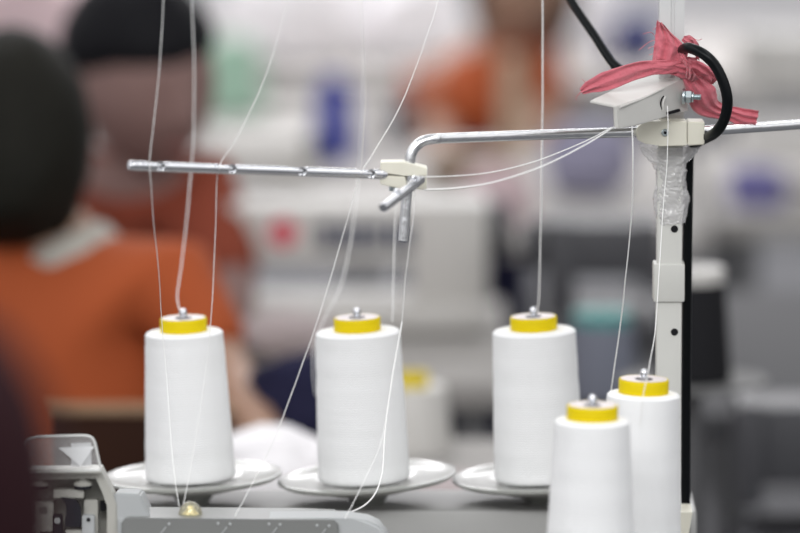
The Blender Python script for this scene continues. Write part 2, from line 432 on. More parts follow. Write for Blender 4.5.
# ---- white folded bracket reaching towards the viewer
bm = new()
Yn, Yf = 4.20, 4.325
top = [P(590, 100.5, Yn), P(617, 106.3, Yn - .01), P(640, 98.5, 4.235), P(662, 89.0, 4.275), P(685.5, 77.5, 4.305), P(682, 74.5, 4.335), P(651, 73.3, 4.365), P(640, 77, 4.34)]
prism(bm, top, [p + Vector((0, .0, -.0022)) for p in top])
side = [P(617, 106.3, Yn - .01), P(640, 98.5, 4.235), P(662, 89, 4.275), P(685.5, 77.5, 4.305), P(688, 111, 4.305), P(672, 114.5, 4.28), P(655, 120, 4.255), P(637, 125.5, 4.23), P(618.5, 129, Yn - .01)]
inn = Vector((-.0014, .0022, 0))
prism(bm, side, [p + inn for p in side])
ret = [P(613.5, 105.5, Yn - .008), P(617.5, 106.3, Yn - .01), P(619, 129, Yn - .01), P(614.5, 127.5, Yn - .006)]
prism(bm, ret, [p + Vector((0, .02, 0)) for p in ret])
bmesh.ops.bevel(bm, geom=bm.edges[:], offset=.0005, segments=2, affect='EDGES')
br = finish('pressed_bracket', bm, BRACK, stand, angle=28)
nrm = (side[3] - side[1]).cross(Vector((0, 0, 1))).normalized()
if nrm.y > 0: nrm = -nrm
def arcstrip(pp, wd, name, m):
    bm = new(); tube(bm, catmull([P(a, b, y) + nrm * .0002 for a, b, y in pp], 6), wd, 8); return finish(name, bm, m, br)
arcstrip([(663.5, 96, 4.268), (661.2, 100, 4.266), (660.4, 105, 4.265), (661.2, 110, 4.266)], .0007, 'curved_slot_shade', HOLESHADE)
arcstrip([(665.5, 96.5, 4.268), (663.3, 101, 4.267), (662.6, 106, 4.266), (663, 111, 4.267)], .0010, 'slot_lip', BRACK)
arcstrip([(620, 107.2, Yn-.006), (640, 99.6, 4.236), (652, 94.0, 4.256), (663, 88.6, 4.276)], .0012, 'folded_lip', BRACK)
arcstrip([(650.5, 105, 4.25), (649.4, 110, 4.25), (648.6, 115.5, 4.25)], .0009, 'pressed_rib', BRACK)
bm = new(); sl = [P(667, 112.3, 4.27), P(678.5, 108.8, 4.29), P(679.5, 111.3, 4.29), P(668, 114.4, 4.27)]
prism(bm, [p + nrm * .0014 for p in sl], [p - nrm * .001 for p in sl]); finish('slot', bm, HOLESHADE, br, smooth=False)  # black strip laid on as the shade inside the slot
# bolt through the bracket end
bc = P(686.5, 96.5, 4.29); bd = Vector((1, -.10, -.03)).normalized()
bm = new(); cyl(bm, bc - bd * .004, bd, .0078, .0028, 24, .0006)
bolt = finish('washer', bm, ZINC, br)
bm = new(); cyl(bm, bc - bd * .001, bd, .0066, .0058, 6, .0006); cyl(bm, bc + bd * .005, bd, .0054, .002, 18, .0005); finish('hex_nut', bm, ZINC, bolt, angle=25)
bm = new(); n = 24
tube(bm, [bc + bd * (.004 + .010 * k / n) for k in range(n + 1)], [.0030 if k % 2 else .0026 for k in range(n + 1)], 14); finish('bolt_thread', bm, ZINC, bolt)

# ================================================================ cable, film, rag
bm = new()
cab = [(566, -12, 4.50), (571, 0, 4.48), (592, 32, 4.44), (617, 68, 4.40), (640, 74, 4.39), (668, 64, 4.375), (684, 49, 4.29), (694, 49.5, 4.27), (706, 56, 4.262), (716, 67, 4.26), (724, 84, 4.258), (727.5, 102, 4.258),
       (724, 120, 4.262), (716, 132, 4.275), (707, 137.5, 4.30), (697, 143, 4.345), (690, 153, 4.36), (688.5, 175, 4.362), (687.5, 230, 4.363), (686.8, 300, 4.365), (686, 400, 4.37), (685.5, 500, 4.37), (684, 700, 4.37)]
cp = catmull([(a, b, c) for a, b, c in cab], 6)
cw = [P(*q) for q in cp]
tube(bm, cw, [.0043 if q[1] < 66 and q[0] < 640 else (.0053 if q[1] < 143 else .0049) for q in cp], 14)
tag(finish('black_cable', bm, BLACK), 'thick black cable looping out of the red rag and down behind the pole', 'cable')
# crumpled clear film round the pole just under the clamp
bm = new(); prof = []
rows = 90; segs = 110
for j in range(rows + 1):
    f = j / rows; py = 145.5 + 77 * f
    c = P(669.5 + (1.5 if f > .3 else 0), py, PY_)
    hw = .0160 + .0150 * max(0, 1 - f / .22) ** .8 + .0015 * math.sin(f * 11)
    dpt = .0155 + .004 * max(0, 1 - f / .25)
    ring = []
    for k in range(segs):
        th = 2 * PI * k / segs
        sx = math.copysign(abs(math.cos(th)) ** .7, math.cos(th)); sy = math.copysign(abs(math.sin(th)) ** .7, math.sin(th))
        q = Vector((math.cos(th), math.sin(th), 0))
        dn = noise.noise(q * 2.6 + Vector((0, 3, f * 8))) * .0018 + (.5 - abs(noise.noise(q * 5 + Vector((0, 0, f * 22))))) * .0022 + (.5 - abs(noise.noise(q * 11 + Vector((3, 0, f * 50))))) * .0010 - .0014
        zo = .005 * noise.noise(q * 3 + Vector((0, 0, 5))) if j == rows else 0
        ring.append(bm.verts.new((c.x + sx * hw + q.x * dn, PY_ + sy * dpt + q.y * dn * 1.4, c.z + zo)))
    prof.append(ring)
for j in range(rows):
    for k in range(segs): bm.faces.new((prof[j][k], prof[j][(k+1) % segs], prof[j+1][(k+1) % segs], prof[j+1][k]))
o = finish('plastic_film', bm, FILM, angle=180)
tag(o, 'crumpled clear plastic film wrapped around the pole below the cream clamp', 'plastic film')
# red rag
def cloth_strip(bm, pts, folds=3, amp=.0016, thick=.0011, seed=0, n=10, nw=22, fray=0):
    """pts: (px, py, Y, half width in px, angle of width direction in degrees in the picture plane, bulge)"""
    q = catmull(pts, n); rowsA = []; rowsB = []
    for i, (x, y, Y, hw, an, bl) in enumerate(q):
        c = P(x, y, Y); s_ = S(Y, c.z); d = Vector((math.cos(R(an)), 0, math.sin(R(an))))
        ra, rb = [], []
        for k in range(nw + 1):
            u_ = -1 + 2 * k / nw
            f = i / len(q)
            dep = -bl * math.cos(u_ * PI / 2) + amp * math.sin(u_ * folds * 3.1 + f * 4 + seed) * (1 - .3 * abs(u_)) \
                  + .0022 * noise.noise(Vector((u_ * 2.2, f * 7, seed))) + .0009 * noise.noise(Vector((u_ * 6, f * 22, seed + 9)))
            lat = hw * s_ * (u_ * (1 + .10 * noise.noise(Vector((f * 8, u_ * 1.3, seed + 4)))))
            if fray and i == len(q) - 1: lat += 0
            p = c + d * lat + Vector((0, dep, 0)) + d.cross(Vector((0, 1, 0))) * (.0012 * noise.noise(Vector((u_ * 4, f * 5, seed + 2))))
            ra.append(bm.verts.new(p + Vector((0, -thick / 2, 0)))); rb.append(bm.verts.new(p + Vector((0, thick / 2, 0))))
        rowsA.append(ra); rowsB.append(rb)
    m = len(q)
    for i in range(m - 1):
        for k in range(nw):
            bm.faces.new((rowsA[i][k], rowsA[i][k+1], rowsA[i+1][k+1], rowsA[i+1][k]))
            bm.faces.new((rowsB[i][k+1], rowsB[i][k], rowsB[i+1][k], rowsB[i+1][k+1]))
        for k in (0, nw):
            bm.faces.new((rowsA[i][k], rowsA[i+1][k], rowsB[i+1][k], rowsB[i][k]))
    for i in (0, m - 1):
        for k in range(nw):
            bm.faces.new((rowsA[i][k], rowsA[i][k+1], rowsB[i][k+1], rowsB[i][k]))
bm = new()
# wrap round the pole: gathered band (front)
cloth_strip(bm, [(653, 60, 4.312, 9, 85, .004), (664, 63, 4.300, 10, 88, .006), (676, 66, 4.298, 10, 80, .006), (688, 68, 4.300, 11, 75, .006), (696, 66, 4.312, 9, 80, .004)], 4, .0018, seed=1)
# standing wedge above it
cloth_strip(bm, [(660, 22, 4.300, 3.5, -28, .0), (664, 30, 4.300, 9, -24, .001), (669, 40, 4.298, 14, -14, .003), (671, 50, 4.297, 17, -4, .004), (670, 60, 4.297, 17, 0, .004), (671, 70, 4.300, 15, 0, .002)], 3, .0022, seed=2, nw=30)
cloth_strip(bm, [(683, 38, 4.306, 3, 60, .0), (690, 42, 4.300, 6, 75, .002), (697, 50, 4.304, 7, 80, .002), (700, 57, 4.312, 4, 80, .0)], 2, .0012, seed=12)
# left tail lying on the bracket and drooping off its edge
cloth_strip(bm, [(684, 64, 4.298, 7, 92, .003), (668, 67, 4.290, 7, 92, .003), (652, 67.5, 4.285, 7.5, 95, .003), (634, 71.5, 4.27, 9, 103, .002), (615, 78, 4.255, 9.5, 106, .001), (602, 82.5, 4.25, 9, 108, .0), (590, 86.5, 4.245, 6.5, 112, .0), (581, 91.5, 4.24, 3.2, 118, 0)], 2, .0014, seed=3)
# loop hanging right of the bolt
cloth_strip(bm, [(684, 72, 4.302, 7, 20, .003), (692, 80, 4.303, 10, 20, .004), (700, 92, 4.305, 14, 25, .006), (706, 103, 4.31, 14, 40, .006), (716, 110, 4.318, 9, 70, .004), (730, 113.5, 4.325, 7.5, 82, .003), (744, 118, 4.325, 9.5, 80, .002), (757, 119.5, 4.325, 9.5, 76, .001)], 3, .002, seed=4, nw=28)
cloth_strip(bm, [(686, 66, 4.300, 6, 80, .003), (698, 68, 4.300, 7, 70, .004), (708, 74, 4.303, 6.5, 50, .004), (713, 80, 4.31, 6, 30, .002), (709, 85, 4.316, 4, 10, 0)], 2, .0014, seed=5)
# knot
cloth_strip(bm, [(680, 56, 4.292, 5, 100, .003), (687, 62, 4.284, 8, 110, .005), (692, 72, 4.286, 8, 135, .005), (690, 80, 4.296, 5, 160, .002)], 3, .0016, seed=6)
rag = finish('red_rag', bm, RAG, angle=180)
tag(rag, 'faded red cotton rag knotted around the pole above the white bracket', 'rag')
rnd = random.Random(5)
for (x, y, dx, dy) in ((656, 28, -3, 2), (655, 36, -12, -2), (655, 40, -16, 10), (655, 46, -6, 3), (656, 53, -7, 2), (655, 57, -3, 6), (590, 82, -8, -3), (584, 88, -7, 8), (581, 92, -4, 8), (686, 36, 10, 4), (690, 37, 12, 2), (689, 57, 8, -2), (650, 62, -6, 8), (662, 63, -10, 12)):
    a = P(x, y, 4.288); b = P(x + dx, y + dy, 4.280); mid = (a + b) / 2 + Vector((rnd.uniform(-.003, .003), 0, rnd.uniform(-.003, .003)))
    bm = new(); tube(bm, catmull([a, mid, b], 5), .00028, 5); finish('frayed_thread', bm, RAG, rag)

# ================================================================ sewing threads
def thread(pts, label, r=.00045, wob=.0004):
    bm = new(); q = catmull(pts, 8)
    path = []
    for i, a in enumerate(q):
        p = P(*a); nn = noise.noise(Vector((i * .21, a[0] * .1, 0)))
        path.append(p + Vector((nn * wob, nn * wob * .5, 0)))
    tube(bm, path, r * .85, 6)
    tag(finish('sewing_thread', bm, THREAD), label, 'thread', 'white threads running through the thread guides')
b1 = lambda px: 4.06 + (px - 128) / 258 * .09
thread([(164, -8, 4.06), (160, 60, 4.06), (156, 105, 4.06), (150.6, 150, 4.06), (149.8, 165, b1(149) - .006), (151, 185, 4.07), (153.5, 220, 4.10), (158.5, 268, 4.15), (161.5, 318, 4.2), (166, 372, 4.2), (173, 463, 4.14), (179, 506, 4.09)],
       'white thread through the outer end of the left guide bar, down past the left cone')
thread([(191.5, -8, 4.62), (194, 67, 4.62), (193, 140, 4.62), (189, 194, 4.60), (182, 261, 4.57), (177.5, 292, 4.52), (178.5, 306, 4.49), (182.5, 313, 4.475)],
       'soft white thread rising from the top of the leftmost cone', .0007)
thread([(290, -6, 4.10), (283, 18, 4.10), (265, 78, 4.10), (240, 132, 4.09), (223, 159, 4.09), (219, 168, b1(219) - .006), (217, 182, 4.1), (215, 240, 4.12), (211, 318, 4.13), (205.5, 372, 4.13), (193, 454, 4.11), (183.5, 504, 4.09)],
       'white thread slanting to the second notch of the left guide bar and the amber dome')
thread([(361, -8, 4.66), (363.5, 84, 4.66), (359.5, 160, 4.66), (356, 205, 4.65), (349.5, 248, 4.64), (341, 285, 4.62), (325, 318, 4.60), (314, 345, 4.59), (313, 375, 4.59), (316, 396, 4.60)],
       'soft white thread curving down behind the second cone from the left', .0007)
thread([(440, -6, 4.22), (429, 30, 4.21), (402, 102, 4.20), (375, 150, 4.16), (364, 168, b1(364) - .006), (357, 185, 4.14), (340, 245, 4.14), (318.5, 318, 4.13), (300, 370, 4.12), (275, 437, 4.10), (252, 484, 4.09), (235, 516, 4.08)],
       'long diagonal white thread from the inner notch of the guide bar to the machine cover', .0005)
thread([(423, 177, 4.13), (455, 176, 4.15), (490, 172.5, 4.17), (530, 163, 4.19), (565, 150, 4.20), (592, 138, 4.21), (612, 127, 4.215)],
       'upper of two threads bridging from the cream guide clamp to the white bracket', .0006)
thread([(424, 190, 4.13), (455, 188.5, 4.12), (490, 183, 4.12), (530, 171, 4.13), (560, 158, 4.15), (590, 142, 4.17), (614, 127, 4.20)],
       'lower of two threads sagging from the cream guide clamp to the white bracket', .0008)
thread([(542.5, -8, 4.44), (542.5, 90, 4.44), (541.5, 180, 4.44), (540, 260, 4.45), (538.5, 300, 4.46), (537, 312, 4.465)],
       'upright white thread rising straight from the middle cone', .0009)
thread([(632, 126, 4.20), (633, 160, 4.20), (632.5, 200, 4.22), (627.5, 260, 4.26), (621, 320, 4.3), (612, 384, 4.33), (609, 400, 4.35)],
       'loose white thread hanging from the bracket tip to the left of the pole', .0008)
thread([(667.5, 106, 4.262), (668, 128, 4.255), (667, 160, 4.25), (663, 210, 4.24), (659.5, 265, 4.22), (655, 330, 4.18), (650, 362, 4.10), (647, 378, 4.05), (643, 396, 4.04), (640, 425, 4.04)],
       'thin white thread hanging in front of the pole to the cone before it', .0005)
thread([(396, 192, 4.50), (395, 225, 4.50), (394, 262, 4.48), (393, 300, 4.46), (392.5, 322, 4.45)],
       'soft short thread behind the bent rod end, down to the second cone', .0006)
thread([(415, 188, 4.12), (413.5, 215, 4.12), (410.5, 240, 4.12), (405, 280, 4.13), (402, 322, 4.14), (397, 350, 4.14), (389, 400, 4.13), (381, 443, 4.11), (363, 483, 4.09), (345, 519, 4.07)],
       'white thread from the small guide bar down across the second cone to the machine cover', .0005)
thread([(402, 322, 4.30), (393, 372, 4.28), (385, 430, 4.25), (382, 474, 4.20), (372, 498, 4.16), (356, 510, 4.14), (338, 514, 4.12), (322, 519, 4.10)],
       'slack white thread curling onto the machine cover beside the second plate', .0009)

# ================================================================ overlock machine in front
MY = 4.10
om = thing('overlock_machine', 'grey and cream overlock machine head at the bottom left with an amber dome', 'sewing machine', P(200, 700, MY))
def part(name, bm, m, par, **k): return finish(name, bm, m, par, **k)
bm = new()
pprism(bm, [(121.5, 545), (121.5, 523), (125, 519.2), (131, 518), (300, 519.5), (334, 520.5), (338, 524), (340, 545)], MY - .03, MY + .03)
bmesh.ops.bevel(bm, geom=[e for e in bm.edges if abs((e.verts[0].co - e.verts[1].co).y) < .001], offset=.0012, segments=2, affect='EDGES')
cv = part('front_cover', bm, COVER, om, angle=30)
bm = new()
pprism(bm, [(118, 738), (118, 519.6), (330, 518.0), (352, 518.4), (368, 521), (379, 526), (387, 536), (392, 560), (394, 738)], MY - .026, MY + .012)
bmesh.ops.bevel(bm, geom=[e for e in bm.edges if abs((e.verts[0].co - e.verts[1].co).y) < .001], offset=.003, segments=3, affect='EDGES')
part('machine_body', bm, COVERL, om, angle=30)
for (x, y) in ((169, 524), (218, 523.5), (230, 524), (269, 524), (280, 524.5), (317, 525.5), (329, 526)):
    bm = new(); cyl(bm, P(x, y, MY - .030) + Vector((0, .001, 0)), (0, -1, 0), .0014, .0018, 14, .0004); part('guide_pin', bm, COVERL, cv)
for (x, y) in ((166, 527), (227, 527), (277, 527.5), (326, 529)):
    bm = new(); tube(bm, [P(x, y, MY - .0303), P(x - 14, y + 18, MY - .0303)], .0006, 6); part('thread_slot', bm, COVERL, cv)
# sight dome
dc = P(190.5, 518.5, MY - .008)
bm = new(); lathe(bm, [(0, -.002), (.0138, -.002), (.0138, .0016), (.0122, .0026), (0, .0026)], 36, Matrix.Translation(dc)); dr = part('dome_ring', bm, ZINC, om)
bm = new(); lathe(bm, [(.0118 * math.cos(t * PI / 28), .002 + .0145 * math.sin(t * PI / 28)) for t in range(14)] + [(0, .0165)], 36, Matrix.Translation(dc)); part('sight_dome', bm, DOME, dr)
bm = new(); lathe(bm, [(0, .0022), (.007, .0022), (.004, .006), (.0022, .010), (0, .0105)], 20, Matrix.Translation(dc)); part('dome_core', bm, mat('pale_brass', (.75, .68, .42), .3, .8), dr)
# pale side block
bm = new()
f = [P(114, 493, MY - .02), P(140, 494, MY - .02), P(151, 518, MY - .02), P(151, 560, MY - .02), P(112, 560, MY - .02)]
g = [P(116, 488, MY + .06), P(138, 489, MY + .06), P(149, 513, MY + .06), P(149, 556, MY + .06), P(113, 556, MY + .06)]
prism(bm, f, [Vector((a.x, MY + .06, b.z)) for a, b in zip(f, g)])
bmesh.ops.bevel(bm, geom=bm.edges[:], offset=.0018, segments=2, affect='EDGES')
part('arm_block', bm, COVERL, om, angle=28)
# open casing of the needle head
bm = new(); HY = MY - .02
outer = [(17, 472), (101, 470.5), (110, 488), (117, 504), (118, 545), (40, 545), (33, 533), (20, 517), (16, 492)]
inner = [(24, 480), (96, 478.5), (102, 492), (107, 506), (107, 545), (42, 545), (40, 531), (28, 514), (24, 494)]
a = [bm.verts.new(P(x, y, HY)) for x, y in outer]; b = [bm.verts.new(P(x, y, HY)) for x, y in inner]
a2 = [bm.verts.new(P(x, y, HY) + Vector((0, .032, 0))) for x, y in outer]; b2 = [bm.verts.new(P(x, y, HY) + Vector((0, .028, 0))) for x, y in inner]
n = len(a)
for i in range(n):
    j = (i + 1) % n
    bm.faces.new((a[i], a[j], b[j], b[i])); bm.faces.new((a[i], a2[i], a2[j], a[j])); bm.faces.new((b[i], b[j], b2[j], b2[i]))
bm.faces.new(a2); bm.faces.new(list(reversed(b2)))
cs = part('head_casing', bm, CASE, om, angle=25)
def hb(x0, y0, x1, y1, Ya, Yb, m, name, par=cs, bev=.0008):
    bm = new(); pprism(bm, [(x0, y0), (x1, y0), (x1, y1), (x0, y1)], Ya, Yb)
    if bev: bmesh.ops.bevel(bm, geom=bm.edges[:], offset=bev, segments=2, affect='EDGES')
    return part(name, bm, m, par, angle=28)
hb(54, 490, 84, 498.5, HY + .004, HY + .026, CASE, 'inner_ledge')
hb(36, 502, 54, 532, HY + .007, HY + .026, CASE, 'inner_block'); hb(40, 507, 48, 514, HY + .0055, HY + .010, mat('recess_shade_grey', (.22, .22, .2), .5, .3), 'block_recess_shade')  # small grey patch on the block, its colour stands for recess shade
hb(84, 500, 98, 545, HY + .010, HY + .026, CASE, 'inner_block'); hb(100, 502, 106, 511, HY + .012, HY + .02, HOLESHADE, 'opening_shade', bev=0)
hb(53.5, 515, 63, 548, HY + .004, HY + .012, BLACKP, 'black_plate'); hb(82, 515.5, 94.5, 548, HY + .002, HY + .012, COVERL, 'pale_plate')
hb(66, 530, 82, 548, HY + .004, HY + .02, CASE, 'needle_clamp')
for (x, y, m, nm) in ((58, 520.5, COVERL, 'set_screw'), (88.6, 519.5, HOLESHADE, 'plate_hole_shade')):
    bm = new(); cyl(bm, P(x, y, HY + .003), (0, -1, 0), .0030 if nm == 'set_screw' else .0019, .0022, 18, .0005); part(nm, bm, m, cs)
bm = new()   # black curved lever
lp = catmull([(61, 497.5), (68, 498), (75, 500), (79.5, 505), (81, 512), (81, 527)], 5); lq = catmull([(61, 497.9), (64.5, 501), (66.5, 506), (66.5, 513), (65.5, 520), (65.5, 527)], 5)
prism(bm, [P(x, y, HY + .001) for x, y in lp] + [P(x, y, HY + .001) for x, y in reversed(lq)], [P(x, y, HY + .001) + Vector((0, .007, 0)) for x, y in lp] + [P(x, y, HY + .001) + Vector((0, .007, 0)) for x, y in reversed(lq)])
part('take_up_lever', bm, BLACKP, cs, angle=25)
for x in (40, 83):
    bm = new(); c = P(x, 474, HY + .008)
    lathe(bm, [(0, .003), (.0045, .002), (.0045, -.004), (.0060, -.006), (.0088, -.0085), (.0088, -.0105), (.0, -.0105)], 28, Matrix.Translation(c)); kn = part('guard_knob', bm, CASE, cs)
    bm = new(); lathe(bm, [(0, -.0104), (.0086, -.0104), (.0080, -.0135), (0, -.0135)], 28, Matrix.Translation(c)); part('knob_shadow', bm, BLACKP, kn)  # black disc put in as the shadow beneath the knob
# transparent eye guard
gl = catmull([(17, 472), (21, 458), (25, 446), (29, 439), (38, 436.5)], 4) + catmull([(82, 435.5), (89, 436.3), (93.5, 440), (96, 448), (101, 470.5)], 4)
gf = [P(x, y, HY - .012 + (y - 472) * -.00005) for x, y in gl]
bm = new(); prism(bm, gf, [p + Vector((0, .0018, 0)) for p in gf]); gd = part('eye_guard', bm, CLEAR, om, smooth=False)
bm = new(); tube(bm, gf + [gf[0]], .0013, 8); part('guard_rim', bm, CLEARRIM, gd)
hb(18, 469.5, 101, 473.5, HY - .013, HY + .01, CASE, 'guard_mount', par=om)
bm = new(); q = [P(x, y, HY - .0135) for x, y in ((71.5, 443.5), (91, 443), (91.5, 465.5), (71.5, 466.5))]; prism(bm, q, [p + Vector((0, .0006, 0)) for p in q]); part('sticker', bm, mat('translucent_sticker', (.7, .71, .72), .5, alpha=.6), gd, smooth=False)
bm = new(); q = [P(x, y, HY - .0145) for x, y in ((59, 447.8), (94, 446.6), (81, 466.6))]; prism(bm, q, [p + Vector((0, .0006, 0)) for p in q]); part('warning_triangle', bm, STICK, gd, smooth=False)

# ================================================================ background: the rest of the sewing hall
SHIRT = mat('orange_work_shirt', (0.36, 0.072, 0.018), 0.9, noise_amt=0.12, noise_scale=8, bump=0.3, bump_scale=30)
SHIRTD = mat('russet_work_shirt', (0.24, 0.05, 0.025), 0.9, noise_amt=0.12, noise_scale=8)
SKIN = mat('tan_skin', (0.36, 0.215, 0.15), 0.55)
SKINSHADE = mat('shaded_brown_skin', (0.25, 0.155, 0.14), 0.6)  # brown darkened in the colour for a face lit from behind
HAIR = mat('black_hair', (0.006, 0.006, 0.008), 0.6, noise_amt=0.3, noise_scale=60, bump=0.6, bump_scale=120)
HAIRB = mat('dark_brown_hair', (0.010, 0.0095, 0.007), 0.65, noise_amt=0.4, noise_scale=50, bump=0.6, bump_scale=120)
EYEM = mat('dark_eye', (.03, .02, .018), .25)
LIPM = mat('muted_lip', (.30, .12, .11), .5)
COLLAR = mat('pale_grey_collar', (0.42, 0.40, 0.36), 0.8)
MAROON = mat('dark_maroon_knit', (0.018, 0.006, 0.008), 0.95, noise_amt=0.2, noise_scale=30)
DENIM = mat('dark_navy_cloth', (0.018, 0.018, 0.045), 0.9)
WOODD = mat('dark_brown_wood', (0.030, 0.011, 0.006), 0.7, noise_amt=0.3, noise_scale=6)
TAN = mat('tan_wood_edge', (0.30, 0.19, 0.11), 0.5, noise_amt=0.15)
TABLE = mat('grey_laminate', (0.34, 0.325, 0.31), 0.75, noise_amt=0.06, noise_scale=6)
TABLED = mat('dark_grey_laminate', (0.06, 0.06, 0.065), 0.8, noise_amt=0.1, noise_scale=6)
LEGM = mat('grey_steel_leg', (0.12, 0.12, 0.125), 0.45, 0.2)
MWHITE = mat('machine_offwhite', (0.56, 0.545, 0.52), 0.4, noise_amt=0.03)
MGREY = mat('machine_mid_grey', (0.065, 0.065, 0.072), 0.45)
CLOTHW = mat('white_cotton_cloth', (0.86, 0.84, 0.86), 0.85, noise_amt=0.04, noise_scale=10, bump=0.4, bump_scale=20)
CLOTHG = mat('pinkish_grey_cloth', (0.42, 0.36, 0.36), 0.9, noise_amt=0.1, noise_scale=12)
CLOTHP = mat('dusty_pink_cloth', (0.55, 0.42, 0.44), 0.9, noise_amt=0.1, noise_scale=12)
CLOTHL = mat('lilac_grey_cloth', (0.26, 0.25, 0.34), 0.9, noise_amt=0.15, noise_scale=12)
CLOTHV = mat('violet_blue_cloth', (0.14, 0.13, 0.30), 0.9, noise_amt=0.15, noise_scale=12)
CLOTHB = mat('brown_cloth', (0.25, 0.18, 0.13), 0.9, noise_amt=0.15, noise_scale=12)
BLUE = mat('blue_thread', (0.018, 0.030, 0.28), 0.7)
MINT = mat('mint_green_thread', (0.33, 0.50, 0.39), 0.7)
TEAL = mat('teal_plastic', (0.06, 0.26, 0.25), 0.5)
BLKTH = mat('black_thread', (0.014, 0.014, 0.016), 0.8)
GREYTH = mat('blue_grey_thread', (0.15, 0.16, 0.20), 0.7)
REDP = mat('red_badge', (0.62, 0.05, 0.09), 0.5)
SLATE = mat('slate_lettering', (0.05, 0.06, 0.10), 0.6)

def skin_mesh(name, pts, edges, m, parent, lv=2):
    me = bpy.data.meshes.new(name); me.from_pydata([p[0] for p in pts], edges, [])
    o = bpy.data.objects.new(name, me); C.objects.link(o)
    md = o.modifiers.new('skin', 'SKIN'); me.skin_vertices[0].data[0].use_root = True
    for i, p in enumerate(pts):
        r = p[1]; me.skin_vertices[0].data[i].radius = r if isinstance(r, tuple) else (r, r)
    md.use_smooth_shade = True
    sd = o.modifiers.new('sub', 'SUBSURF'); sd.levels = lv; sd.render_levels = lv
    bpy.context.view_layer.update()
    dg = bpy.context.evaluated_depsgraph_get(); ev = o.evaluated_get(dg)
    me2 = bpy.data.meshes.new_from_object(ev); o.modifiers.clear(); o.data = me2
    for p in me2.polygons: p.use_smooth = True
    me2.materials.clear(); me2.materials.append(m)
    o.parent = parent
    if parent is not None: o.matrix_parent_inverse = mw(parent).inverted()
    return o
def lerp(a, b, t): return a.lerp(b, t)
def head_mesh(name, cen, look, up, size, m, parent):
    """head with brow, nose, mouth, chin, ears; look = facing direction"""
    bm = new(); bmesh.ops.create_icosphere(bm, subdivisions=4, radius=1)
    for v in bm.verts:
        x, y, z = v.co; y = -y if False else y
        sx, sy, sz = .74, .92, 1.12
        if z < 0: sx *= 1 - .32 * (-z) ** 1.5; sy *= 1 - .12 * (-z)
        f = max(0, -y)
        px, py, pz = x * sx, y * sy, z * sz
        if y < 0:
            py += -.20 * math.exp(-((x / .13) ** 2) - ((z + .10) / .22) ** 2)            # nose
            py += .09 * (math.exp(-(((x - .30) / .16) ** 2) - ((z - .10) / .11) ** 2) + math.exp(-(((x + .30) / .16) ** 2) - ((z - .10) / .11) ** 2))
            py += -.05 * math.exp(-((x / .22) ** 2) - ((z + .50) / .09) ** 2) + .05 * math.exp(-((x / .25) ** 2) - ((z + .47) / .03) ** 2)
            py += -.07 * math.exp(-((x / .25) ** 2) - ((z + .82) / .16) ** 2)
        px += math.copysign(.10, x) * math.exp(-(((y - .08) / .14) ** 2) - ((z + .05) / .24) ** 2) * (abs(x) > .6)
        v.co = (px, py, pz)
    fwd = Vector(look).normalized(); upv = Vector(up); side = fwd.cross(upv).normalized(); upv = side.cross(fwd)
    M = Matrix((( -side.x, -fwd.x, upv.x, cen.x), (-side.y, -fwd.y, upv.y, cen.y), (-side.z, -fwd.z, upv.z, cen.z), (0, 0, 0, 1))) @ Matrix.Scale(size, 4)
    bm.transform(M); o = finish(name, bm, m, parent, angle=180)
    for sx_ in (-1, 1):
        bm = new(); bmesh.ops.create_icosphere(bm, subdivisions=2, radius=.075, matrix=Matrix.Translation((.27 * sx_, -.72, .10))); bm.transform(M); finish('eye', bm, EYEM, o, angle=180)
    bm = new(); bmesh.ops.create_icosphere(bm, subdivisions=2, radius=1, matrix=Matrix.Translation((0, -.80, -.49)) @ Matrix.Diagonal((.20, .06, .045, 1))); bm.transform(M); finish('mouth', bm, LIPM, o, angle=180)
    return o
def hair_mesh(cen, look, up, size, m, parent, back=True, length=.2, bun=False, short=False):
    bm = new(); bmesh.ops.create_icosphere(bm, subdivisions=4, radius=1)
    for v in bm.verts:
        x, y, z = v.co
        sx, sy, sz = .86, 1.04, 1.22
        if y < -.15 and z < .45:   # open face
            k = min(1, (-.15 - y) * 2.2) * min(1, (.45 - z) * 2.5); sx *= 1 - .35 * k; sy *= 1 - .42 * k; 
        if z < -.2 and y > -.2: sz *= 1 + length
        if short:
            length = 0
            k = min(1, max(0, (.15 + (.25 if y < 0 else -.3) - z) * 3)); sx *= 1 - .30 * k; sy *= 1 - .30 * k; sz *= 1 - .35 * k
        n_ = 1 + .035 * noise.noise(Vector((x * 5, y * 5, z * 3)))
        v.co = (x * sx * n_, (y * sy + .05) * n_, z * sz * n_ if z > -.75 else -.75 * sz + (z + .75) * .3)
    if bun: bmesh.ops.create_icosphere(bm, subdivisions=3, radius=.36, matrix=Matrix.Translation((0, 1.1, -.1)))
    fwd = Vector(look).normalized(); upv = Vector(up); side = fwd.cross(upv).normalized(); upv = side.cross(fwd)
    M = Matrix((( -side.x, -fwd.x, upv.x, cen.x), (-side.y, -fwd.y, upv.y, cen.y), (-side.z, -fwd.z, upv.z, cen.z), (0, 0, 0, 1))) @ Matrix.Scale(size, 4)
    bm.transform(M); return finish('hair', bm, m, parent, angle=180)
